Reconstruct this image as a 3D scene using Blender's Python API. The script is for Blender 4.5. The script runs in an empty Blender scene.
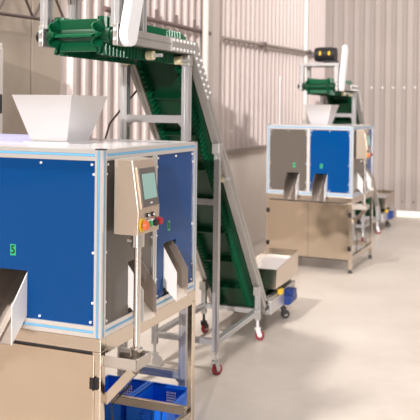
import bpy, bmesh, math, random
from mathutils import Vector, Matrix
random.seed(4)
SC = bpy.context.scene
COL = SC.collection
PI = math.pi

# ------------------------------------------------------------------ materials
def mat(name, base, rough=.5, metal=0., spec=.5, noise=None, brushed=None, bump=None, coat=0., trans=0., ior=1.45, alpha=1.):
    m = bpy.data.materials.new(name); m.use_nodes = True
    nt = m.node_tree; b = nt.nodes['Principled BSDF']
    b.inputs['Base Color'].default_value = (*base, 1)
    b.inputs['Roughness'].default_value = rough
    b.inputs['Metallic'].default_value = metal
    b.inputs['Specular IOR Level'].default_value = spec
    b.inputs['Coat Weight'].default_value = coat
    b.inputs['Coat Roughness'].default_value = .08
    b.inputs['Transmission Weight'].default_value = trans
    b.inputs['IOR'].default_value = ior
    b.inputs['Alpha'].default_value = alpha
    tc = nt.nodes.new('ShaderNodeTexCoord')
    if noise:                      # (scale, second colour, contrast low, high)
        sc, c2, lo, hi = noise
        n = nt.nodes.new('ShaderNodeTexNoise'); n.inputs['Scale'].default_value = sc; n.inputs['Detail'].default_value = 5
        r = nt.nodes.new('ShaderNodeValToRGB')
        r.color_ramp.elements[0].position = lo; r.color_ramp.elements[1].position = hi
        r.color_ramp.elements[0].color = (*base, 1); r.color_ramp.elements[1].color = (*c2, 1)
        nt.links.new(tc.outputs['Object'], n.inputs['Vector']); nt.links.new(n.outputs['Fac'], r.inputs['Fac'])
        nt.links.new(r.outputs['Color'], b.inputs['Base Color'])
    if brushed:                    # (stretch vector, strength)
        st, s = brushed
        mp = nt.nodes.new('ShaderNodeMapping'); mp.inputs['Scale'].default_value = st
        n = nt.nodes.new('ShaderNodeTexNoise'); n.inputs['Scale'].default_value = 1; n.inputs['Detail'].default_value = 3
        bp = nt.nodes.new('ShaderNodeBump'); bp.inputs['Strength'].default_value = s; bp.inputs['Distance'].default_value = .002
        nt.links.new(tc.outputs['Object'], mp.inputs['Vector']); nt.links.new(mp.outputs['Vector'], n.inputs['Vector'])
        nt.links.new(n.outputs['Fac'], bp.inputs['Height']); nt.links.new(bp.outputs['Normal'], b.inputs['Normal'])
    elif bump:
        sc, s = bump[:2]
        n = nt.nodes.new('ShaderNodeTexNoise'); n.inputs['Scale'].default_value = sc
        bp = nt.nodes.new('ShaderNodeBump'); bp.inputs['Strength'].default_value = s; bp.inputs['Distance'].default_value = bump[2] if len(bump) > 2 else .004
        nt.links.new(tc.outputs['Object'], n.inputs['Vector'])
        nt.links.new(n.outputs['Fac'], bp.inputs['Height']); nt.links.new(bp.outputs['Normal'], b.inputs['Normal'])
    return m

def glow(name, col, s):
    m = bpy.data.materials.new(name); m.use_nodes = True
    b = m.node_tree.nodes['Principled BSDF']
    b.inputs['Base Color'].default_value = (*col, 1); b.inputs['Emission Color'].default_value = (*col, 1)
    b.inputs['Emission Strength'].default_value = s; b.inputs['Roughness'].default_value = .15
    return m

M = {}
M['steel'] = mat('stainless_brushed', (.68, .60, .51), .2, 1., brushed=((3, 3, 90), .12))
M['steel_sheet'] = mat('stainless_sheet', (.67, .575, .465), .14, 1., noise=(2., (.60, .51, .41), .4, .75), bump=(1.8, .6, .07))  # tone noise painted in place of uneven reflections on the doors
M['steel_dull'] = mat('stainless_dull', (.60, .555, .51), .42, .9, brushed=((60, 4, 4), .1))
M['steel_box'] = mat('stainless_console', (.66, .56, .46), .33, .85, brushed=((4, 4, 120), .12))
M['chute_shaded'] = mat('stainless_chute_shaded', (.41, .355, .32), .36, .95)  # base darkened to paint in the shade inside the chutes
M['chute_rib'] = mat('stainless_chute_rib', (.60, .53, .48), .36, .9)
M['chute_floor_lit'] = mat('stainless_chute_floor_lit', (.78, .70, .62), .4, .4)  # paler copy that paints in the lit floor of the side chutes
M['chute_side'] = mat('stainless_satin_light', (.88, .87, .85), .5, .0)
M['hopper'] = mat('hopper_satin_steel', (.74, .73, .74), .36, .8)
M['alu'] = mat('anodised_aluminium', (.78, .77, .76), .33, .7)
M['tube_steel'] = mat('polished_tube', (.80, .76, .72), .16, 1.)
M['alu_frame'] = mat('conveyor_frame_aluminium', (.47, .46, .44), .36, .7)
M['alu_post'] = mat('conveyor_post_aluminium', (.60, .60, .61), .34, .75)
M['alu_dk'] = mat('anodised_slot', (.36, .35, .34), .5, .5)
M['alu_plate'] = mat('aluminium_plate', (.46, .445, .425), .42, .6)
M['blue_strip'] = mat('light_blue_cover_strip', (.17, .46, .74), .4)
M['blue'] = mat('blue_gloss_panel', (.0, .058, .225), .09, 0, .28)
M['grey'] = mat('grey_gloss_panel', (.118, .102, .088), .22, 0, .5)
M['top'] = mat('grey_top_sheet', (.62, .61, .63), .18, .3)
M['screw'] = mat('bright_screw', (.9, .9, .92), .4, .1)
M['black'] = mat('black_plastic', (.012, .012, .014), .45)
M['dark'] = mat('dark_grey_steel', (.05, .05, .05), .45, .3)
M['belt'] = mat('green_belt', (.002, .050, .020), .33, noise=(6, (.002, .036, .015), .35, .7))
M['belt_wall'] = mat('green_belt_sidewall', (.003, .098, .040), .28)
M['guard'] = mat('white_painted_guard', (.86, .86, .88), .35)
M['cream'] = mat('cream_plastic_idler', (.78, .70, .46), .45)
M['red'] = mat('red_caster_tyre', (.24, .012, .022), .4)
M['fork'] = mat('zinc_fork', (.62, .61, .60), .35, .7)
M['white'] = mat('white_plastic', (.82, .82, .82), .4)
M['yellow'] = mat('yellow_plastic', (.78, .50, .03), .4)
M['orange'] = mat('orange_red_button', (.85, .16, .05), .35)
M['redknob'] = mat('red_knob', (.40, .01, .02), .25)
M['green'] = mat('green_button', (.01, .42, .16), .3)
M['label'] = mat('green_label', (.03, .50, .20), .5)
M['label_lt'] = mat('pale_green_label_edge', (.16, .62, .42), .5)
M['ink'] = mat('dark_ink', (.003, .02, .006), .6)
M['bezel'] = mat('dark_grey_bezel', (.13, .115, .105), .35)
M['screen'] = glow('lit_touch_screen', (.22, .36, .33), .35)
M['crate'] = mat('blue_crate_plastic', (.006, .17, .85), .38)
M['motor_blue'] = mat('blue_motor_paint', (.012, .04, .20), .4)
M['acrylic'] = mat('bluish_acrylic', (.62, .62, .92), .1, trans=.55)
M['rail_red'] = mat('red_brown_primer', (.13, .085, .08), .6)
M['grime'] = mat('grey_brown_girt', (.30, .25, .22), .6)
M['truss'] = mat('dark_steel_truss', (.07, .05, .045), .6)
M['cabinet'] = mat('light_grey_cabinet', (.60, .56, .52), .5)
M['column'] = mat('pale_column_paint', (.50, .43, .40), .5)
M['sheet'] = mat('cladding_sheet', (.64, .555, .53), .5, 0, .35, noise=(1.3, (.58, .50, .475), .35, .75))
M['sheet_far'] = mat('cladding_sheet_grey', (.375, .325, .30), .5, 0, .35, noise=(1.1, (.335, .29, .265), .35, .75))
M['plaster'] = mat('plaster_wall', (.84, .75, .69), .8, noise=(2.2, (.78, .69, .62), .35, .75))  # base lightened in place of sunlight falling on the lower wall
M['tan_panel'] = mat('tan_wall_panel', (.40, .33, .27), .6, noise=(2.5, (.30, .245, .195), .45, .75))
M['white_strip'] = mat('off_white_strip', (.88, .85, .80), .5)
M['cable'] = mat('black_cable', (.015, .013, .012), .5)

def floor_mat():
    m = mat('pale_concrete_floor', (.60, .54, .485), .38, 0, .4)
    nt = m.node_tree; b = nt.nodes['Principled BSDF']; tc = nt.nodes['Texture Coordinate']
    n1 = nt.nodes.new('ShaderNodeTexNoise'); n1.inputs['Scale'].default_value = 1.1; n1.inputs['Detail'].default_value = 6
    n2 = nt.nodes.new('ShaderNodeTexNoise'); n2.inputs['Scale'].default_value = 14; n2.inputs['Detail'].default_value = 6
    mx = nt.nodes.new('ShaderNodeMath'); mx.operation = 'MULTIPLY_ADD'; mx.inputs[1].default_value = .25
    r = nt.nodes.new('ShaderNodeValToRGB')
    r.color_ramp.elements[0].position = .42; r.color_ramp.elements[1].position = .78
    r.color_ramp.elements[0].color = (.555, .487, .43, 1); r.color_ramp.elements[1].color = (.69, .625, .565, 1)
    nt.links.new(tc.outputs['Object'], n1.inputs['Vector']); nt.links.new(tc.outputs['Object'], n2.inputs['Vector'])
    nt.links.new(n2.outputs['Fac'], mx.inputs[0]); nt.links.new(n1.outputs['Fac'], mx.inputs[2])
    nt.links.new(mx.outputs[0], r.inputs['Fac']); nt.links.new(r.outputs['Color'], b.inputs['Base Color'])
    rr = nt.nodes.new('ShaderNodeMapRange'); rr.inputs['To Min'].default_value = .28; rr.inputs['To Max'].default_value = .5
    nt.links.new(n2.outputs['Fac'], rr.inputs['Value']); nt.links.new(rr.outputs['Result'], b.inputs['Roughness'])
    return m
M['floor'] = floor_mat()

# ------------------------------------------------------------------ mesh helpers
def new(): return bmesh.new()
def box(bm, x0, x1, y0, y1, z0, z1):
    v = [bm.verts.new(p) for p in ((x0,y0,z0),(x1,y0,z0),(x1,y1,z0),(x0,y1,z0),(x0,y0,z1),(x1,y0,z1),(x1,y1,z1),(x0,y1,z1))]
    for f in ((3,2,1,0),(4,5,6,7),(0,1,5,4),(1,2,6,5),(2,3,7,6),(3,0,4,7)): bm.faces.new([v[i] for i in f])
    return bm
def hull8(bm, lo, hi):              # two quads of points joined
    a = [bm.verts.new(p) for p in lo]; b = [bm.verts.new(p) for p in hi]; n = len(a)
    bm.faces.new(a[::-1]); bm.faces.new(b)
    for i in range(n): bm.faces.new((a[i], a[(i+1)%n], b[(i+1)%n], b[i]))
    return bm
def prism(bm, poly, axis, a, b):    # polygon extruded along an axis
    def P(q, w):
        return {'x':(w,q[0],q[1]),'y':(q[0],w,q[1]),'z':(q[0],q[1],w)}[axis]
    return hull8(bm, [P(q,a) for q in poly], [P(q,b) for q in poly])
def frame_of(d):
    d = d.normalized(); up = Vector((0,0,1)) if abs(d.z) < .9 else Vector((0,1,0))
    u = d.cross(up).normalized(); return u, u.cross(d).normalized()
def cyl(bm, p, q, r, r2=None, n=20):
    p, q = Vector(p), Vector(q); r2 = r if r2 is None else r2
    u, w = frame_of(q-p)
    A = [bm.verts.new(p + (u*math.cos(t)+w*math.sin(t))*r) for t in [2*PI*i/n for i in range(n)]]
    B = [bm.verts.new(q + (u*math.cos(t)+w*math.sin(t))*r2) for t in [2*PI*i/n for i in range(n)]]
    bm.faces.new(A[::-1]); bm.faces.new(B)
    for i in range(n): bm.faces.new((A[i], A[(i+1)%n], B[(i+1)%n], B[i]))
    return bm
def tube(bm, pts, r, n=10):
    pts = [Vector(p) for p in pts]; rings = []
    for i, p in enumerate(pts):
        d = (pts[min(i+1,len(pts)-1)] - pts[max(i-1,0)])
        u, w = frame_of(d)
        rings.append([bm.verts.new(p + (u*math.cos(t)+w*math.sin(t))*r) for t in [2*PI*k/n for k in range(n)]])
    for a, b in zip(rings, rings[1:]):
        for k in range(n): bm.faces.new((a[k], a[(k+1)%n], b[(k+1)%n], b[k]))
    bm.faces.new(rings[0][::-1]); bm.faces.new(rings[-1])
    return bm
def bar(bm, p, q, su, sw, up=None):     # rectangular bar from p to q; su across, sw along 'up'
    p, q = Vector(p), Vector(q); d = (q-p).normalized()
    if up is None: u, w = frame_of(d)
    else:
        w = Vector(up); w = (w - d*w.dot(d)).normalized(); u = d.cross(w).normalized()
    def ring(c): return [c+u*a*su/2+w*b*sw/2 for a, b in ((-1,-1),(1,-1),(1,1),(-1,1))]
    return hull8(bm, ring(p), ring(q))
def slotted(bm, p, q, s, up=None, s2=None, sw=.22, sd=.12):   # square profile with a T-slot groove down each face
    p, q = Vector(p), Vector(q); d = (q-p).normalized(); s2 = s2 or s
    if up is None: u, w = frame_of(d)
    else:
        w = Vector(up); w = (w - d*w.dot(d)).normalized(); u = d.cross(w).normalized()
    g = sw*min(s, s2)/2; dp = sd*min(s, s2); a, b = s/2, s2/2
    prof = [(-a,-b),(-g,-b),(-g,-b+dp),(g,-b+dp),(g,-b),(a,-b),(a,-g),(a-dp,-g),(a-dp,g),(a,g),(a,b),(g,b),(g,b-dp),(-g,b-dp),(-g,b),(-a,b),(-a,g),(-a+dp,g),(-a+dp,-g),(-a,-g)]
    return hull8(bm, [p+u*x+w*y for x,y in prof], [q+u*x+w*y for x,y in prof])

def obj(name, bm, m, parent=None, origin=None, bevel=0, smooth=False):
    """link a bmesh given in scene coordinates; the origin of the thing it belongs to is taken off."""
    o0 = origin
    if o0 is None and parent is not None:
        r = parent
        while r.parent: r = r.parent
        o0 = r['_o'] if '_o' in r else (0,0,0)
    if o0 is not None: bmesh.ops.translate(bm, verts=bm.verts, vec=-Vector(o0))
    bmesh.ops.recalc_face_normals(bm, faces=bm.faces)
    me = bpy.data.meshes.new(name); bm.to_mesh(me); bm.free()
    me.materials.append(M[m])
    if smooth:
        for p in me.polygons: p.use_smooth = True
        me.set_sharp_from_angle(angle=math.radians(35))
    o = bpy.data.objects.new(name, me); COL.objects.link(o)
    if parent is not None: o.parent = parent
    elif origin is not None: o.location = origin
    if bevel:
        bv = o.modifiers.new('bevel', 'BEVEL'); bv.width = bevel; bv.segments = 2; bv.limit_method = 'ANGLE'; bv.angle_limit = math.radians(40)
    return o
def thing(name, label, cat, loc, group=None):
    o = bpy.data.objects.new(name, None); COL.objects.link(o)
    o.location = loc; o.empty_display_size = .1
    o['_o'] = tuple(loc); o['label'] = label; o['category'] = cat
    if group: o['group'] = group
    return o
def tag(o, label, cat, group=None):
    o['label'] = label; o['category'] = cat
    if group: o['group'] = group
    return o
def struct(o): o['kind'] = 'structure'; return o
def dup(root, loc, rz, label, group=None, skip=()):
    def cp(o, par):
        c = o.copy(); COL.objects.link(c); c.parent = par
        for ch in list(o.children):
            if ch.name not in skip: cp(ch, c)
        return c
    r = cp(root, None); r.location = loc; r.rotation_euler = (0,0,rz); r['label'] = label
    if group: r['group'] = group
    return r
def digit(ch, loc, rot, size, m, parent):
    cu = bpy.data.curves.new('digit', 'FONT'); cu.body = ch; cu.size = size; cu.align_x = 'CENTER'; cu.align_y = 'CENTER'; cu.extrude = .0003; cu.offset = .0006
    cu.materials.append(M[m])
    tmp = bpy.data.objects.new('digit', cu)
    me = bpy.data.meshes.new_from_object(tmp); bpy.data.objects.remove(tmp)
    o = bpy.data.objects.new('digit', me); COL.objects.link(o); o.parent = parent
    r = parent
    while r.parent: r = r.parent
    o.location = Vector(loc) - Vector(r['_o']); o.rotation_euler = rot
    return o

# ------------------------------------------------------------------ setting
WX, WY = -1.333, 8.2            # left wall plane, back wall plane
struct(obj('floor', box(new(), -6, 7, -7, 10, -.1, 0), 'floor'))

def cladding(bm, axis, w0, a, b, z0, z1, pitch=.138, deep=.038, sign=1, thick=.03):
    """trapezoidal sheet: axis 'x' = wall plane x=w0 running along y; 'y' = plane y=w0 running along x."""
    prof = []; t = a
    while t < b:
        prof += [(t, 0), (t+pitch*.58, 0), (t+pitch*.66, deep), (t+pitch*.78, deep), (t+pitch*.80, deep*.7), (t+pitch*.82, deep), (t+pitch*.92, deep)]
        t += pitch
    pts = [((w0+sign*d, s) if axis == 'x' else (s, w0+sign*d)) for s, d in prof]
    lo = [bm.verts.new((x, y, z0)) for x, y in pts]; hi = [bm.verts.new((x, y, z1)) for x, y in pts]
    for i in range(len(lo)-1): bm.faces.new((lo[i], lo[i+1], hi[i+1], hi[i]))
    # back of the sheet
    if axis == 'x': box(bm, w0-thick-.02, w0-.012, a, b, z0, z1)
    else: box(bm, a, b, w0+.012, w0+thick+.02, z0, z1)
    return bm
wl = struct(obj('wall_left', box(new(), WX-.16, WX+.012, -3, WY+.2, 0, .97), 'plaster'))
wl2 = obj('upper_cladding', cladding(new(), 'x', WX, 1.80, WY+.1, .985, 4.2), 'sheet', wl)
pn = new(); yy_ = -3.
while yy_ < 1.79:
    box(pn, WX-.05, WX+.012, yy_+.004, yy_+.296, .985, 4.2); yy_ += .3
obj('flat_panelling', pn, 'tan_panel', wl, bevel=.004)
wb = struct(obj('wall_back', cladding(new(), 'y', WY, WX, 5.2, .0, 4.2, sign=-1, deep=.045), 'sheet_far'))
# sill between the plaster wall and the cladding
struct(obj('trim_1', box(new(), WX-.06, WX+.055, -3, WY-.05, .965, .99), 'grime'))
# screws in two rows on the back cladding
for zz, m in ((1.66, 'screw'), (.19, 'dark')):
    t = WX + .11
    k = 0
    while t < .75:
        if t > -.72: obj('screw', cyl(new(), (t, WY-.045, zz), (t, WY-.06, zz), .011, n=8), m, wb)
        t += .138
struct(obj('light_leak_back', box(new(), -.33, 1.6, WY-.075, WY-.03, 0, .075), 'white_strip'))  # white strip standing in for light leaking under the wall

# wall girts (round and square tubes standing off the cladding)
def girt(name, p, q, r, m): return struct(obj(name, tube(new(), [p, q], r), m))
girt('trim_2', (WX+.07, 4.27, 1.985), (WX+.07, WY-.1, 2.085), .018, 'grime')
g3 = girt('trim_3', (WX+.07, 2.2, 1.99), (WX+.07, 3.97, 1.995), .018, 'rail_red')
for y in (2.95, 3.3, 3.65, 3.92):
    obj('stud', cyl(new(), (WX+.07, y, 1.985), (WX+.07, y, 2.075 if y < 3.9 else 2.045), .012, n=10), 'rail_red', g3)
for y, m in ((5.4, 'rail_red'), (7.15, 'dark')):
    struct(obj('trim_4' if y < 6 else 'trim_5', box(new(), WX+.045, WX+.1, y-.03, y+.03, 1.962 + (y-4.27)*.025, 2.012 + (y-4.27)*.025), m))
# tall column and the bright pipe next to it
cb = new(); box(cb, WX+.012, WX+.07, 3.93, 4.16, 0, 4.2)
box(cb, WX+.07, WX+.078, 3.91, 4.18, 0, 4.2)
struct(obj('trim_6', cb, 'column', bevel=.004))
struct(obj('trim_7', cyl(new(), (WX+.12, 3.76, 0), (WX+.12, 3.76, 4.2), .026), 'cabinet', smooth=True))
struct(obj('trim_8', box(new(), WX+.03, WX+.06, 7.13, 7.17, 0, 4.2), 'white_strip'))
struct(obj('trim_10', cyl(new(), (WX+.06, 6.03, 1.0), (WX+.06, 6.03, 1.72), .008), 'guard'))
# lattice girder high on the left
lb = new()
tube(lb, [(WX+.12, -.6, 1.78), (WX+.12, 1.72, 1.846)], .009)
tube(lb, [(WX+.12, -.6, 2.04), (WX+.12, 1.72, 2.10)], .012)
y = -.5; up = False
while y < 1.6:
    tube(lb, [(WX+.12, y, 1.78+(y+.6)*.028 if not up else 2.04), (WX+.12, y+.155, 2.04 if not up else 1.78+(y+.755)*.028)], .007); y += .155; up = not up
struct(obj('trim_11', lb, 'truss'))

# metal cabinet by the left wall
cab = thing('metal_cabinet', 'light grey metal cabinet against the left wall, at the left edge behind the hopper', 'cabinet', (WX+.16, .70, 0))
obj('body', box(new(), WX+.045, WX+.27, .50, .90, .0, 1.66), 'cabinet', cab, bevel=.004)
dr = obj('door', box(new(), WX+.27, WX+.285, .52, .885, .08, 1.635), 'cabinet', cab, bevel=.002)
hb = new(); box(hb, WX+.285, WX+.30, 0.845, 0.862, 1.33, 1.42)
obj('handle', hb, 'black', dr, bevel=.003)

# ------------------------------------------------------------------ machine
B0, B1, S, K = .63, 1.23, .7637, .0365
MO = (-S/2, S/2, 0)
def build_machine(text, FM, c1, c2, guards, W, hop):
    T = thing('sorting_machine', text, 'machine', (-W/2, S/2, 0), 'sorting machines in the hall')
    h = K/2; PK = .028; p = PK/2
    # aluminium posts with blue cover strips in the outer grooves
    def post(x, y, fx, fy):
        o = obj('post', slotted(new(), (x, y, B0 if fx else B0+K), (x, y, B1-.002 if fx else B1-K), PK, up=(0,1,0), sd=.2), 'alu', T)
        bm = new(); n = 0
        if fy: box(bm, x-.0042, x+.0042, min(y+fy*p, y+fy*(p-.005)), max(y+fy*p, y+fy*(p-.005)), B0+.001, B1-.004); n = 1
        if fx: box(bm, min(x+fx*p, x+fx*(p-.005)), max(x+fx*p, x+fx*(p-.005)), y-.0042, y+.0042, B0+.001, B1-.004); n = 1
        if n: obj('cover_strip', bm, 'blue_strip', o)
        else: bm.free()
        return o
    e = S-h; ex = W-h; ep = S-p; exp_ = W-p
    for x, y, fx, fy in ((-p,p,1,-1), (-p,ep,1,1), (-exp_,p,-1,-1), (-exp_,ep,-1,1), (FM,p,0,0), (-p,S/2,0,0)):
        o = post(x, y, fx, fy)
        if fx: obj('end_cap', box(new(), x-p, x+p, y-p, y+p, B1-.002, B1+.002), 'black', o)
    # rails
    def rail(p, q, out, z):
        o = obj('rail', slotted(new(), p, q, K, up=(0,0,1), sd=.2), 'alu', T)
        p, q = Vector(p), Vector(q); out = Vector(out)
        a = p + out*(h-.003); b = q + out*(h-.003)
        obj('cover_strip', bar(new(), a, b, .006, .009, up=(0,0,1)), 'blue_strip', o)
    for z in (B0+h, B1-h):
        rail((-PK, h, z), (-W+PK, h, z), (0,-1,0), z); rail((-h, PK, z), (-h, S-PK, z), (1,0,0), z)
        rail((-PK, e, z), (-W+PK, e, z), (0,1,0), z); rail((-ex, PK, z), (-ex, S-PK, z), (-1,0,0), z)
    obj('top_sheet', box(new(), -W+K*.9, -K*.9, K*.9, S-K*.9, B1-.008, B1-.003), 'top', T)
    # panels, each with its screws
    pz0, pz1 = B0+K*.93, B1-K*.95
    def panel(m, a, b, side, hole):
        th = .004; ins = .006
        bm = new()
        def bx(s0, s1, z0, z1):
            if side == 'front': box(bm, s0, s1, ins, ins+th, z0, z1)
            elif side == 'right': box(bm, -ins-th, -ins, s0, s1, z0, z1)
            elif side == 'back': box(bm, s0, s1, S-ins-th, S-ins, z0, z1)
            else: box(bm, -W+ins, -W+ins+th, s0, s1, z0, z1)
        if hole:
            h0, h1, g0, g1 = hole
            bx(a, h0, pz0, pz1); bx(h1, b, pz0, pz1); bx(h0, h1, pz0, g0); bx(h0, h1, g1, pz1)
        else: bx(a, b, pz0, pz1)
        o = obj('panel', bm, m, T)
        if side in ('front', 'right'):
            pts = [(s, z) for s in (a+.014, (a+b)/2, b-.014) for z in (pz1-.014, pz0+.014)] + [(s, z) for s in (a+.007, b-.007) for z in (pz1-.045, B0+.27, B0+.11)]
            for s, z in pts:
                if hole and hole[0]-.012 < s < hole[1]+.012 and z < hole[3]: continue
                p = (s, ins, z) if side == 'front' else (-ins, s, z)
                q = (s, ins-.004, z) if side == 'front' else (-ins+.004, s, z)
                obj('screw', cyl(new(), p, q, .0042, n=10), 'screw', o)
        return o
    L, Mi = PK*.96, S/2
    FH = .165
    holes = {'f2': (-.400, -.284, .655, .821), 'f1': (-.64, -.524, .655, .821), 'r1': (.19, .295, .668, .842), 'r2': (.470, .583, .668, .862)}
    f1 = panel('grey', -W+L, FM-p*.95, 'front', (c1[0], c1[1], .655, .821))
    f2 = panel('blue', FM+p*.95, -L, 'front', (c2[0], c2[1], .655, .821))
    r1 = panel('grey', L, Mi-p*.95, 'right', (.19, .295, .668, .842))
    r2 = panel('blue', Mi+p*.95, S-L, 'right', (.467, .578, .668, .862))
    panel('grey', -W+L, -L, 'back', None); panel('grey', L, S-L, 'left', None)
    # dark inside behind the openings
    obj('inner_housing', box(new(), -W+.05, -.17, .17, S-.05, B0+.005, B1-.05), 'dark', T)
    # chutes: two side plates and a sloped floor
    def chute(side, a, b, zt, zb, out, zo_t, zo_b):
        t = .003
        o = obj('chute', hull8(new(),
                *( [[(a+t,.13,zb+.115),(b-t,.13,zb+.115),(b-t,.13,zb+.1153),(a+t,.13,zb+.1153)], [(a+t,-out,zo_b),(b-t,-out,zo_b),(b-t,-out,zo_b+.003),(a+t,-out,zo_b+.003)]] if side == 'front'
                else [[(-.13,a+t,zb+.115),(-.13,b-t,zb+.115),(-.13,b-t,zb+.1153),(-.13,a+t,zb+.1153)], [(out,a+t,zo_b),(out,b-t,zo_b),(out,b-t,zo_b+.003),(out,a+t,zo_b+.003)]])), 'chute_shaded' if side == 'front' else 'chute_floor_lit', T)
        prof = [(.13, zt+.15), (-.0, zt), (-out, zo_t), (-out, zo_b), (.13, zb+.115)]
        for s, nm, mm in ((a, 'side_plate', 'chute_side' if side == 'right' else 'chute_shaded'), (b-t, 'side_plate', 'chute_shaded' if side == 'right' else 'chute_side')):  # plate seen from inside takes the shaded copy
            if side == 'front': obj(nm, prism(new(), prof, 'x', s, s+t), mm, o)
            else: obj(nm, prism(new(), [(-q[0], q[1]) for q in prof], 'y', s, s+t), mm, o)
        # folded rib along the floor
        if side == 'front':
            m_ = (a+b)/2
            obj('rib', hull8(new(), [(m_-.014,.13,zb+.112),(m_+.010,.13,zb+.112),(m_+.010,.13,zb+.131),(m_-.014,.13,zb+.131)], [(m_-.014,-out,zo_b),(m_+.010,-out,zo_b),(m_+.010,-out,zo_b+.016),(m_-.014,-out,zo_b+.016)]), 'chute_rib', o)
        return o
    chute('front', c2[0]+.002, c2[1], .806, .676, .075, .720, .596)
    chute('front', c1[0]+.002, c1[1], .806, .676, .075, .720, .596)
    chute('right', .190, .290, .822, .700, .053, .748, .640)
    chute('right', .467, .570, .838, .706, .049, .757, .650)
    # number labels
    def label(side, s, z, ch, lit):
        w, hh = (.022, .037)
        if side == 'front': bm = box(new(), s-w/2, s+w/2, .0052, .0062, z-hh/2, z+hh/2)
        else: bm = box(new(), -.0062, -.0052, s-w/2, s+w/2, z-hh/2, z+hh/2)
        p = f2 if side == 'front' else r2
        if side == 'front' and s < FM: p = f1
        if side == 'right' and s < S/2: p = r1
        o = obj('number_label', bm, 'label', p)
        if side == 'front': digit(ch, (s, .0045, z), (PI/2,0,0), .038, 'ink', o)
        else:
            digit(ch, (-.0045, s, z), (PI/2,0,PI/2), .036, 'ink', o)
            eb = new()
            for a_, b_, c_, d_ in ((-w/2,-w/2+.0035,-hh/2,hh/2),(w/2-.0035,w/2,-hh/2,hh/2),(-w/2,w/2,-hh/2,-hh/2+.004),(-w/2,w/2,hh/2-.004,hh/2)):
                box(eb, -.0052, -.0046, s+a_, s+b_, z+c_, z+d_)
            obj('label_edge', eb, 'label_lt', o)
    label('front', (c2[0]+c2[1])/2+.002, .886, '5', 0); label('front', (c1[0]+c1[1])/2+.012, .886, '4', 0); label('right', .509, .921, '8', 1)
    # hopper on the roof
    cx, cy, a, b = hop; zt, zm, zb = 1.408, 1.268, 1.232
    def ring(r, z): return [(cx-r, cy-r, z), (cx+r, cy-r, z), (cx+r, cy+r, z), (cx-r, cy+r, z)]
    hb = new(); rings = [[hb.verts.new(p) for p in ring(r, z)] for r, z in ((b-.004,zb),(b+.008,zm),(a,zt),(a-.004,zt),(b+.005,zm),(b-.007,zb))]
    for q, w in zip(rings, rings[1:]):
        for i in range(4): hb.faces.new((q[i], q[(i+1)%4], w[(i+1)%4], w[i]))
    hp = obj('hopper', hb, 'hopper', T)
    fb = new(); b2 = b+.018
    hull8(fb, [(x, y, B1-.003) for x, y, _ in ring(b2, 0)], [(x, y, B1+.002) for x, y, _ in ring(b2, 0)])
    obj('flange', fb, 'top', hp)
    # clear guard strips lying on the roof
    if guards:
        obj('clear_guard', box(new(), -W+.01, -.541, .396, .404, B1-.003, B1+.025), 'acrylic', T)
    # stainless base
    q = .031
    sk = new()
    box(sk, -W, 0, 0, q, .587, B0); box(sk, -W, 0, S-q, S, .587, B0); box(sk, -q, 0, q, S-q, .575, B0); box(sk, -W, -W+q, q, S-q, .587, B0)
    obj('top_skirt', sk, 'steel', T, bevel=.002)
    for x in (-q, -W):
        for y in (0, S-q):
            lx = x if (x < -q or y == 0) else x+.009
            o = obj('leg', box(new(), lx, x+q, y, y+q, .03, .587), 'steel', T, bevel=.002)
            obj('foot', cyl(new(), (x+q/2, y+q/2, 0), (x+q/2, y+q/2, .03), .02, .012), 'dark', o)
    for nm, c in (('lower_rail', (-W+q, -q, S-q+.004, S-.004, .118, .152)), ('lower_rail', (-q+.004, -.004, q, S-q, .10, .14)), ('lower_rail', (-W+.004, -W+q-.004, q, S-q, .10, .14))):
        obj(nm, box(new(), *c), 'steel', T, bevel=.002)
    obj('dark_backing', box(new(), -W+q+.002, -q-.002, .006, .012, .10, .60), 'dark', T)  # dark sheet added behind the doors so their gaps stay dark
    # two doors hinged at the outer legs
    for s, x0, x1 in ((1, -W/2+.0015, -.022), (-1, -W+.022, -W/2-.001)):
        d = obj('door', box(new(), x0, x1, -.004, 0, .11, .578), 'steel_sheet', T, bevel=.0015)
        xh = x1 if s > 0 else x0
        for z in (.487, .205):
            hg = new(); box(hg, xh-.014, xh-.002, -.007, -.002, z-.018, z+.018); box(hg, xh+.002, xh+.014, -.007, 0, z-.018, z+.018)
            cyl(hg, (xh, -.008, z-.02), (xh, -.008, z+.02), .0035, n=10)
            o = obj('hinge', hg, 'black', d)
    # tray with the console post
    tb = new()
    box(tb, 0, .116, .02, .124, .536, .540); box(tb, .113, .116, .02, .124, .54, .572); box(tb, 0, .116, .02, .023, .54, .572); box(tb, 0, .116, .121, .124, .54, .572)
    tr = obj('tray', tb, 'steel_dull', T, bevel=.001)
    st = obj('tray_brace', bar(new(), (.100, .040, .534), (.0, .040, .425), .035, .028, up=(-1,0,1)), 'steel', T)
    px_, py_ = .078, .095
    po = obj('console_post', cyl(new(), (px_, py_, .548), (px_, py_, .957), .0118), 'tube_steel', T, smooth=True)
    obj('post_base', cyl(new(), (px_, py_, .540), (px_, py_, .585), .021), 'tube_steel', po, smooth=True)
    cl = new(); cyl(cl, (px_, py_, .915), (px_, py_, .957), .022); cyl(cl, (px_-.03, py_-.012, .935), (px_, py_-.012, .935), .006, n=8)
    obj('clamp', cl, 'tube_steel', po, smooth=True)
    # console: sheet box with a leaning upper face
    y0, y1 = .05, .203
    prof = [(.014, .957), (.101, .957), (.103, 1.035), (.079, 1.196), (.014, 1.199)]
    cs = obj('control_console', prism(new(), prof, 'y', y0, y1), 'steel_box', T, bevel=.002)
    A, Bv = Vector((.103, 0, 1.035)), Vector((.079, 0, 1.196)); up = (Bv-A).normalized(); nrm = Vector((up.z, 0, -up.x))
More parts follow.
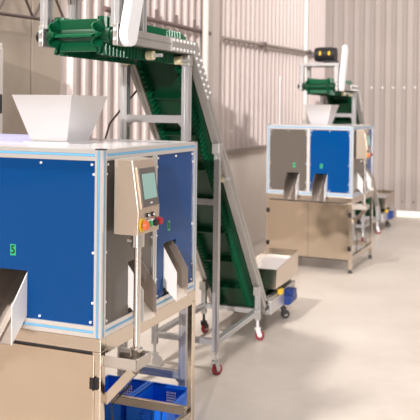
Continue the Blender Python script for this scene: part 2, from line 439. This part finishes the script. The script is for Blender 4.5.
    def plate(t0, t1, ya, yb, d0, d1):
        bm = new()
        lo = [A+up*t0+Vector((0,ya,0)), A+up*t0+Vector((0,yb,0)), A+up*t1+Vector((0,yb,0)), A+up*t1+Vector((0,ya,0))]
        return hull8(bm, [p+nrm*d0 for p in lo], [p+nrm*d1 for p in lo])
    bz = obj('screen_bezel', plate(.008, .135, .075, .193, -.001, .006), 'bezel', cs, bevel=.002)
    obj('bezel_edge', plate(.004, .139, .071, .197, -.001, .003), 'steel_box', cs)
    obj('screen', plate(.033, .115, .090, .182, .0062, .0068), 'screen', bz)
    obj('badge', plate(.017, .022, .128, .142, .0062, .0072), 'white', bz)
    xf = .1025
    def knob(nm, y, z, r, l, m, par=cs, x0=xf, r2=None):
        return obj(nm, cyl(new(), (x0, y, z), (x0+l, y, z), r, r2, n=24), m, par, smooth=True)
    es = knob('emergency_stop', .077, .988, .0215, .004, 'yellow')
    knob('stem', .077, .988, .009, .010, 'dark', es, xf+.004); knob('mushroom_cap', .077, .988, .016, .011, 'orange', es, xf+.010, .013)
    gr = knob('start_button', .118, .988, .012, .006, 'white'); knob('cap', .118, .988, .010, .008, 'green', gr, xf+.006)
    se = knob('selector_switch', .150, .988, .013, .007, 'white'); knob('dial', .150, .988, .011, .011, 'black', se, xf+.007)
    rd = knob('stop_button', .182, .990, .013, .006, 'dark'); knob('cap', .182, .990, .0135, .014, 'redknob', rd, xf+.006, .011)
    for y in (.112, .148):
        o = knob('indicator', y, 1.016, .0075, .006, 'black'); knob('lens', y, 1.016, .004, .003, 'white', o, xf+.006)
    # black cable dropping from the tray
    obj('cable', tube(new(), [(.060,.10,.536),(.060,.10,.49),(.050,.10,.455),(.030,.07,.43),(.012,.05,.405),(.010,.06,.36),(.02,.10,.28),(.0,.15,.141)], .0035), 'cable', T)
    return T
near = build_machine('nearest blue and grey panelled stainless machine, cut by the left edge, with touch screen console', -.452, (-.66, -.545), (-.402, -.284), True, .93, (-.435, .430, .132, .082))
FA, FX, FY = -.039, -.112, 4.34
def far_pt(x, y, z=0): return (FX+math.cos(FA)*x-math.sin(FA)*y, FY+math.sin(FA)*x+math.cos(FA)*y, z)
far = build_machine('farther blue and grey panelled stainless machine, whole in view in front of the back wall', -.386, (-.581, -.468), (-.331, -.218), False, S, (-.37, .325, .125, .0775))
far.location = far_pt(*MO); far.rotation_euler = (0,0,FA)

# ------------------------------------------------------------------ conveyor
def build_conveyor(HZ, label):
    CX, W2 = -.40, .18
    T = thing('incline_conveyor', label, 'conveyor', (CX, 1.5, 0), 'green belt incline conveyors')
    XR, XL = CX+W2, CX-W2
    R, SW = .033, .044                       # belt half depth, sidewall height
    E = (1.235, HZ); G = (2.36, .20); TL = (2.98, .20); HD = (.522, HZ)
    cen = [HD, E, G, TL]
    # ---- side frames
    inc = Vector((0, G[0]-E[0], G[1]-E[1])).normalized(); nrm = Vector((0, -inc.z, inc.y))
    if nrm.z < 0: nrm = -nrm
    FW = .036
    for sx in (1, -1):
        xf = XR-FW/2 if sx > 0 else XL+FW/2
        xo = XR if sx > 0 else XL
        h = obj('side_frame', slotted(new(), (xf, .57, HZ), (xf, E[0]-.02, HZ), .06, up=(1,0,0), s2=FW, sw=.2), 'alu_frame', T)
        i_ = obj('side_frame', slotted(new(), Vector((xf, E[0], HZ))+inc*.03, (xf, G[0]+.05, G[1]-.07), .06, up=(1,0,0), s2=FW, sw=.2), 'alu_frame', T)
        obj('side_frame', slotted(new(), (xf, G[0], G[1]-.03), (xf, TL[0]+.03, G[1]-.03), .06, up=(1,0,0), s2=FW, sw=.2), 'alu_frame', T)
        # elbow plate with two rows of rivets on each arm
        t0, t1 = (xo, xo+.005) if sx > 0 else (xo-.005, xo)
        P = lambda p, n: (p[0]+n[0], p[1]+n[1])
        e0 = (E[0]-.26, HZ-.03); e1 = (E[0]-.26, HZ+.03)
        iu = (inc.y, inc.z); inn = (nrm.y, nrm.z)
        ou = (E[0]+.02, HZ+.03)
        q1 = (E[0]+iu[0]*.30+inn[0]*.03, HZ+iu[1]*.30+inn[1]*.03); q0 = (E[0]+iu[0]*.30-inn[0]*.03, HZ+iu[1]*.30-inn[1]*.03)
        el = obj('elbow_plate', prism(new(), [e0, (E[0]-.02, HZ-.03), q0, q1, ou, e1], 'x', t0, t1), 'alu_plate', T)
        xs = (t1, t1+.004) if sx > 0 else (t0-.004, t0)
        if sx > 0:
            for k in range(7):
                for dz in (-.019, .019):
                    y, z = E[0]-.245+k*.038, HZ+dz
                    obj('rivet', cyl(new(), (xs[0], y, z), (xs[1], y, z), .0068, n=8), 'screw', el)
                    y, z = E[0]+iu[0]*(.045+k*.038)+inn[0]*dz*1.0, HZ+iu[1]*(.045+k*.038)+inn[1]*dz
                    obj('rivet', cyl(new(), (xs[0], y, z), (xs[1], y, z), .0068, n=8), 'screw', el)
        # head bearing plates
        bp = obj('bearing_plate', box(new(), (xo-.022 if sx > 0 else xo), (xo if sx > 0 else xo+.022), .487, .575, HZ-.042, HZ+.042), 'alu_plate', T, bevel=.002)
        for dz in (-.018, .018):
            obj('bolt', cyl(new(), ((xo-.011) if sx > 0 else (xo+.011), .487, HZ+dz), ((xo-.011) if sx > 0 else (xo+.011), .482, HZ+dz), .006, n=8), 'screw', bp)
        bp2 = obj('shaft_end', cyl(new(), (xo, .522, HZ), (xo+sx*.022, .522, HZ), .022), 'black', T, smooth=True)
    # ---- belt loop
    def loop(r):
        """closed outline of the belt at half depth r in (y,z): carry run, tail wrap, return run, head wrap"""
        pts = []
        def off(c, n, s): return (c[0]+n[0]*s*r, c[1]+n[1]*s*r)
        up = (0, 1); n2 = (nrm.y, nrm.z)
        b1 = Vector((up[0]+n2[0], up[1]+n2[1])).normalized(); k1 = r/ b1.dot(Vector(up))
        seq = [HD, E, G, TL]
        top = [off(HD, up, 1), (E[0]+b1.x*k1, E[1]+b1.y*k1), (G[0]+b1.x*k1, G[1]+b1.y*k1), off(TL, up, 1)]
        bot = [off(TL, up, -1), (G[0]-b1.x*k1, G[1]-b1.y*k1), (E[0]-b1.x*k1, E[1]-b1.y*k1), off(HD, up, -1)]
        out = list(top)
        out += [(TL[0]+r*math.sin(a), TL[1]+r*math.cos(a)) for a in [PI*i/8 for i in range(1, 8)]]
        out += bot
        out += [(HD[0]-r*math.sin(a), HD[1]-r*math.cos(a)) for a in [PI*i/12 for i in range(1, 12)]]
        return out
    o_, i_ = loop(R), loop(R-.006)
    xa, xb = CX-.138, CX+.138
    bm = new(); n = len(o_)
    ring = lambda pts, x: [bm.verts.new((x, p[0], p[1])) for p in pts]
    A, Bq, Cq, Dq = ring(o_, xa), ring(o_, xb), ring(i_, xb), ring(i_, xa)
    for a, b in ((A, Bq), (Bq, Cq), (Cq, Dq), (Dq, A)):
        for k in range(n): bm.faces.new((a[k], a[(k+1)%n], b[(k+1)%n], b[k]))
    belt = obj('belt', bm, 'belt', T)
    # path sampler along the loop with outward normal
    def sampler(pts):
        seg = []; L = 0
        for k in range(len(pts)):
            p, q = Vector(pts[k]), Vector(pts[(k+1)%len(pts)]); l = (q-p).length
            seg.append((L, l, p, q)); L += l
        return seg, L
    seg, LT = sampler(o_)
    def at(s):
        s %= LT
        for L0, l, p, q in seg:
            if s <= L0+l + 1e-9:
                t = (s-L0)/l; d = (q-p)/l
                return p+(q-p)*t, Vector((-d.y, d.x)), d
        return seg[-1][3], Vector((0,1)), Vector((1,0))
    # corrugated sidewalls: a zigzag ribbon standing on each belt edge
    for sx in (1, -1):
        x0 = CX+sx*.098; bm = new(); per = 8; N = int(LT/.029)*per
        rows = []
        for k in range(N):
            s = LT*k/N; p, nn, d = at(s)
            sn = math.sin(2*PI*k/per); x = x0 + .013*math.copysign(abs(sn)**.6, sn)
            rows.append((Vector((x, p.x, p.y)), Vector((x, p.x+nn.x*SW, p.y+nn.y*SW))))
        lo = []; 
        for b_, t_ in rows:
            lo.append([bm.verts.new(b_+Vector((-.0022,0,0))), bm.verts.new(t_+Vector((-.0022,0,0))), bm.verts.new(t_+Vector((.0022,0,0))), bm.verts.new(b_+Vector((.0022,0,0)))])
        for k in range(N):
            a, b = lo[k], lo[(k+1)%N]
            for j in range(4): bm.faces.new((a[j], a[(j+1)%4], b[(j+1)%4], b[j]))
        obj('sidewall', bm, 'belt_wall', belt)
    # cleats
    s = .06; hw = PI*R
    # where the head wrap begins
    s_head = LT - hw
    cl = [s_head + hw*t for t in (.12, .48, .84)]
    s = .10
    while s < s_head-.05: cl.append(s); s += .235
    for s in cl:
        p, nn, d = at(s)
        c = Vector((0, p.x, p.y)); n3 = Vector((0, nn.x, nn.y)); d3 = Vector((0, d.x, d.y))
        bm = new()
        lo = [c-d3*.008-n3*.001, c+d3*.008-n3*.001, c+d3*.004+n3*.036, c-d3*.004+n3*.036]
        hull8(bm, [Vector((CX-.084,0,0))+v for v in lo], [Vector((CX+.084,0,0))+v for v in lo])
        obj('cleat', bm, 'belt_wall' if s >= s_head else 'belt', belt)
    # head and tail drums
    for c, nm in ((HD, 'head_drum'), (TL, 'tail_drum')):
        dm = new(); cyl(dm, (XL+.03, c[0], c[1]), (XR-.03, c[0], c[1]), R-.007, n=24)
        obj(nm, dm, 'belt', T, smooth=True)
    # chain guard leaning back towards the motor
    gx0, gx1 = XR+.012, XR+.047
    g0 = Vector((.520, HZ)); g1 = Vector((.625, HZ+.335)); gd = (g1-g0).normalized(); gn = Vector((-gd.y, gd.x)); r = .046
    out = [g1+ (gd*math.sin(a)+gn*math.cos(a))*r for a in [PI*i/10 for i in range(11)]] + [g0-(gd*math.sin(a)+gn*math.cos(a))*r for a in [PI*i/10 for i in range(11)]]
    obj('chain_guard', prism(new(), [tuple(v) for v in out], 'x', gx0, gx1), 'guard', T, bevel=.004, smooth=True)
    # motor platform on four posts
    for x in (XL+.018, XR-.018):
        for y in (.515, .715):
            obj('platform_post', slotted(new(), (x, y, HZ+.03), (x, y, HZ+.185), .036, up=(0,1,0)), 'alu_post', T)
    obj('motor_platform', box(new(), XL-.002, XR+.002, .49, .74, HZ+.185, HZ+.212), 'alu_post', T, bevel=.002)
    mo = new(); cyl(mo, (XL+.12, .60, HZ+.295), (XR-.05, .60, HZ+.295), .064, n=24)
    for k in range(6): cyl(mo, (XL+.15+.022*k, .60, HZ+.295), (XL+.156+.022*k, .60, HZ+.295), .07, n=24)
    box(mo, XL+.2, XR-.04, .55, .65, HZ+.212, HZ+.24)
    mt = obj('motor', mo, 'black', T, smooth=True)
    for x in (XL+.20, XL+.285):
        obj('sticker', box(new(), x-.03, x-.012, .528, .532, HZ+.285, HZ+.32), 'yellow', mt)
    # ---- gantry with levelling feet
    gx = (CX+.168, CX-.168); gp = (CX+.156, CX-.168); gx = (CX+.174, CX-.170)
    for x in gp:
        po = obj('gantry_post', slotted(new(), (x, 1.2, .045), (x, 1.2, HZ-.05), .036, up=(0,1,0)), 'alu_post', T)
        fb = new(); cyl(fb, (x, 1.2, .006), (x, 1.2, .045), .006, n=10); cyl(fb, (x, 1.2, 0), (x, 1.2, .012), .022, .014)
        obj('levelling_foot', fb, 'fork', po, smooth=True)
        obj('bracket', box(new(), x-.022, x+.022, 1.178, 1.222, HZ-.085, HZ-.032), 'alu_plate', po, bevel=.003)
    for z in (.11, 1.312):
        o = obj('cross_rail', slotted(new(), (gp[0]-.018, 1.2, z), (gp[1]+.018, 1.2, z), .036, up=(0,0,1)), 'alu_post', T)
        for x, s in ((gp[0]-.018, -1), (gp[1]+.018, 1)):
            obj('corner_bracket', prism(new(), [(x, z-.018), (x+s*.022, z-.018), (x, z-.04)], 'y', 1.19, 1.21), 'alu_plate', o)
    # ---- wheeled base
    yb = (1.56, 2.235); zr = .17; k = .028
    zt_of = lambda y: HZ - (y-E[0])*(E[1]-G[1])/(G[0]-E[0]) - .055
    for x in gx:
        for y in yb:
            po = obj('support_post', slotted(new(), (x, y, zr-.05), (x, y, zt_of(y)+.01), k, up=(0,1,0)), 'alu_post', T)
            obj('bracket', box(new(), x-.020, x+.020, y-.03, y+.03, zt_of(y)-.04, zt_of(y)+.012), 'alu_plate', po, bevel=.003)
    for x in gx:
        obj('base_rail', slotted(new(), (x, yb[0]+k/2, zr), (x, yb[1]-k/2, zr), k, up=(0,0,1)), 'alu_post', T)
    for y in yb:
        obj('base_rail', slotted(new(), (gx[0]-k/2, y, zr), (gx[1]+k/2, y, zr), k, up=(0,0,1)), 'alu_post', T)
    obj('upper_cross_rail', slotted(new(), (gx[0]-k/2, yb[0], .885), (gx[1]+k/2, yb[0], .885), k, up=(0,0,1)), 'alu_post', T)
    def caster(x, y, zt, mw, mf, rz=0.):
        sx, sy = math.sin(rz), math.cos(rz)
        ax = Vector((sy, -sx, 0)); bk = Vector((sx, sy, 0))
        c = Vector((x, y, .0)) + bk*.014 + Vector((0,0,.028))
        fk = new()
        cyl(fk, (x, y, .07), (x, y, zt), .008, n=12); cyl(fk, (x, y, .064), (x, y, .074), .020)
        for s in (-1, 1):
            a0 = Vector((x, y, .066))+ax*s*.014
            bar(fk, a0, c+ax*s*.014, .026, .003, up=ax)
        f_ = obj('caster', fk, mf, T)
        wb_ = new(); cyl(wb_, c-ax*.010, c+ax*.010, .028, n=24)
        w = obj('wheel', wb_, mw, f_, smooth=True)
        hb_ = new(); cyl(hb_, c-ax*.0115, c+ax*.0115, .012, n=16)
        obj('hub', hb_, 'fork', w, smooth=True)
    caster(gx[0], yb[0], .12, 'red', 'fork', .4); caster(gx[0], yb[1], .12, 'red', 'white', 1.2)
    caster(gx[1], yb[1], .12, 'red', 'dark', .2); caster(gx[1], yb[0], .12, 'fork', 'fork', 1.0)
    for x in gx: caster(x, 2.76, .145, 'dark', 'dark', .8)
    # cream guide wheels with bolts
    for x, y, z, dr in ((XR-.03, .842, HZ-.058, (0,0,1)), (XR-.045, 1.165, HZ-.06, (0,0,1)), (XL+.045, 1.165, HZ-.06, (0,0,1))):
        o = obj('guide_wheel', cyl(new(), (x-.022, y, z), (x+.01, y, z), .020), 'cream', T, smooth=True)
        obj('bolt', cyl(new(), (x+.01, y, z), (x+.05, y, z), .008, n=10), 'fork', o)
    yy = 1.70
    zz = zt_of(yy)-.0
    o = obj('guide_wheel', cyl(new(), (XR-.075, yy, zz), (XR-.02, yy, zz), .019), 'cream', T, smooth=True)
    obj('bolt', cyl(new(), (XR-.02, yy, zz), (XR+.012, yy, zz), .009, n=10), 'fork', o)
    # feed trough over the tail
    x0, x1, ya, yb2, z0, z1 = CX-.03, -.195, 2.50, 3.0, .245, .385
    tb = new(); t = .003
    def wallq(p, q, r_, s_, n_):
        n_ = Vector(n_)*t; hull8(tb, [p, q, r_, s_], [Vector(v)+n_ for v in (p, q, r_, s_)])
    fl = .025
    X0 = CX-.015
    wallq((x1-.006,ya,z0),(x1-.006,yb2,z0-.0),(x1,yb2,z1+.025),(x1,ya,z1-.018),(-1,0,0))
    wallq((X0,ya,z0),(X0,yb2,z0),(X0-.0,yb2,z1+.025),(X0-.0,ya,z1-.018),(1,0,0))
    wallq((X0,ya,z0),(x1-.006,ya,z0),(x1,ya,z1-.018),(X0,ya,z1-.018),(0,1,0))
    wallq((X0,yb2,z0),(x1-.006,yb2,z0),(x1,yb2,z1+.025),(X0,yb2,z1+.025),(0,-1,0))
    obj('feed_trough', tb, 'steel', T); tb = new()
    wallq((X0+.003,ya+.02,z0+.005),(x1-.01,ya+.02,z0+.005),(x1-.003,yb2-.01,z1-.02),(X0+.003,yb2-.01,z1-.02),(0,0,1))
    obj('slope_plate', tb, 'hopper', T)
    # tail gearbox, motor and cover
    obj('tail_cover', box(new(), XR-.03, XR+.012, 2.44, 2.72, .10, .185), 'alu_post', T, bevel=.003)
    obj('gearbox', box(new(), XR+.0, XR+.03, 2.60, 2.65, .19, .225), 'yellow', T, bevel=.006)
    mb = new(); cyl(mb, (XR+.03, 2.72, .13), (XR+.03, 2.84, .13), .032, n=20); cyl(mb, (XR+.03, 2.84, .13), (XR+.03, 2.87, .13), .026); box(mb, XR+.0, XR+.06, 2.76, 2.84, .13, .19)
    obj('tail_motor', mb, 'motor_blue', T, smooth=True)
    return T
cv = build_conveyor(1.646, 'green cleated belt incline conveyor rising to the hopper of the nearest machine')
cv2 = build_conveyor(1.578, 'green belt incline conveyor behind the farther machine, with black motor on top')
c0 = Vector((-.40, 1.5, 0)); cv2.location = far_pt(c0.x-.05, c0.y, 0); cv2.rotation_euler = (0,0,FA)

# ------------------------------------------------------------------ crates
def crate(x0, x1, y0, y1, z1, label):
    T = thing('crate', label, 'crate', ((x0+x1)/2, (y0+y1)/2, 0), 'blue crates on the floor under the nearest machine')
    t = .004; d = .012
    b = box(new(), x0+d, x1-d, y0+d, y1-d, 0, .005)
    # walls with a grid of square openings
    def wall(p, q, cols):
        p, q = Vector(p), Vector(q); L = (q-p).length; dr = (q-p)/L; nn = Vector((-dr.y, dr.x, 0))
        def bx(a, c, e, f):
            v = [p+dr*a+Vector((0,0,e)), p+dr*c+Vector((0,0,e)), p+dr*c+Vector((0,0,f)), p+dr*a+Vector((0,0,f))]
            hull8(b, [w-nn*t/2 for w in v], [w+nn*t/2 for w in v])
        w0 = L/2-cols*.005; g0 = .028; rows = 5
        bx(0, w0, 0, z1); bx(L-w0, L, 0, z1); bx(w0, L-w0, 0, g0); bx(w0, L-w0, g0+rows*.012, z1)
        for r in range(rows): bx(w0, L-w0, g0+r*.012, g0+r*.012+.004)
        for c in range(cols+1): bx(w0+c*.010-.0015, w0+c*.010+.0025, g0, g0+rows*.012)
    x_0, x_1, y_0, y_1 = x0+d, x1-d, y0+d, y1-d
    wall((x_0,y_0,0),(x_1,y_0,0),5); wall((x_1,y_0,0),(x_1,y_1,0),7); wall((x_1,y_1,0),(x_0,y_1,0),5); wall((x_0,y_1,0),(x_0,y_0,0),7)
    obj('body', b, 'crate', T)
    r = new()
    for a in ((x0,x1,y0,y0+d+.002),(x0,x1,y1-d-.002,y1),(x0,x0+d+.002,y0+d,y1-d),(x1-d-.002,x1,y0+d,y1-d)): box(r, *a, z1-.008, z1)
    obj('rim', r, 'crate', T, bevel=.002)
    return T
crate(-.560, -.338, .77, 1.045, .118, 'left one of the two blue plastic crates under the nearest machine')
crate(-.332, -.125, .77, 1.045, .118, 'right one of the two blue plastic crates, beside the rear steel leg')

# power cable sagging behind the hopper
tag(obj('power_cable', tube(new(), [(-.72,1.6,2.05),(-.70,1.6,1.95),(-.66,1.58,1.80),(-.64,1.56,1.66),(-.66,1.6,1.54),(-.70,1.62,1.48),(-.84,1.7,1.38),(-.99,1.8,1.27),(-1.1,1.9,1.1),(-1.15,1.9,.6),(-1.15,1.9,.006)], .006), 'cable', None, (0,0,0)), 'thin black power cable hanging behind the hopper by the left wall', 'cable')

# ------------------------------------------------------------------ light
w = bpy.data.worlds.new('World'); SC.world = w; w.use_nodes = True
nt = w.node_tree; bg = nt.nodes['Background']; L_ = nt.links.new
def math_node(op, a, b=None, c=None):
    n = nt.nodes.new('ShaderNodeMath'); n.operation = op
    for k, v in enumerate((a, b, c)):
        if v is None: continue
        if isinstance(v, (int, float)): n.inputs[k].default_value = v
        else: L_(v, n.inputs[k])
    return n.outputs[0]
tc = nt.nodes.new('ShaderNodeTexCoord'); sp = nt.nodes.new('ShaderNodeSeparateXYZ'); L_(tc.outputs['Generated'], sp.inputs[0])
az = math_node('ARCTAN2', sp.outputs['Y'], sp.outputs['X'])
band = math_node('GREATER_THAN', math_node('SINE', math_node('MULTIPLY_ADD', az, 7., .6)), .1)      # bright bands added as unseen windows, to stripe the metal reflections
mid = math_node('MULTIPLY', math_node('GREATER_THAN', sp.outputs['Z'], .03), math_node('LESS_THAN', sp.outputs['Z'], .42))
val = math_node('MULTIPLY_ADD', math_node('MULTIPLY', band, mid), .8, .26)
bg.inputs['Color'].default_value = (1., .94, .90, 1); L_(val, bg.inputs['Strength'])
def area(name, loc, target, sx, sy, e, col=(1,.95,.9)):
    l = bpy.data.lights.new(name, 'AREA'); l.shape = 'RECTANGLE'; l.size = sx; l.size_y = sy; l.energy = e; l.color = col
    o = bpy.data.objects.new(name, l); COL.objects.link(o); o.location = loc
    o.rotation_euler = (Vector(target)-Vector(loc)).to_track_quat('-Z', 'Y').to_euler()
    return o
area('hall_light_near', (1.4, .6, 4.6), (1.0, .9, 0), 1.6, 1.6, 55)
area('hall_light_far', (.9, 5.2, 4.6), (.3, 5.4, 0), 1.8, 1.8, 100)
area('high_bay_light', (-1.0, -.5, 4.4), (.2, 1.6, 0), .25, .25, 170)
sun = bpy.data.lights.new('low_sun', 'SUN'); sun.energy = 2.1; sun.angle = math.radians(.6); sun.color = (1, .93, .91)
so = bpy.data.objects.new('low_sun', sun); COL.objects.link(so); so.location = (2, -8, 3)
so.rotation_euler = Vector((-1.033, 4.1, -.66)).to_track_quat('-Z', 'Y').to_euler()

# ------------------------------------------------------------------ camera
F, PITCH, ROLL, YAW = 786.88, .0068, .0114, -.3863
CY = 113.7066
fw = Vector((math.sin(YAW)*math.cos(PITCH), math.cos(YAW)*math.cos(PITCH), -math.sin(PITCH)))
r = Vector((math.cos(YAW), -math.sin(YAW), 0)); u = r.cross(fw)
r2 = r*math.cos(ROLL)+u*math.sin(ROLL); u2 = -r*math.sin(ROLL)+u*math.cos(ROLL)
cam = bpy.data.cameras.new('Camera'); co = bpy.data.objects.new('Camera', cam); COL.objects.link(co)
m3 = Matrix((r2, u2, -fw)).transposed()
co.matrix_world = Matrix.Translation((1.249, -2.1754, 1.3648)) @ m3.to_4x4()
cam.sensor_width = 36; cam.sensor_fit = 'HORIZONTAL'; cam.lens = F/420*36
cam.shift_y = -(210-CY)/420
cam.clip_start = .05
cam.dof.use_dof = True; cam.dof.focus_distance = 2.8; cam.dof.aperture_fstop = 5.6
SC.camera = co
SC.view_settings.view_transform = 'Standard'; SC.view_settings.look = 'None'
SC.view_settings.exposure = .26; SC.view_settings.gamma = 1; SC.view_settings.use_curve_mapping = False
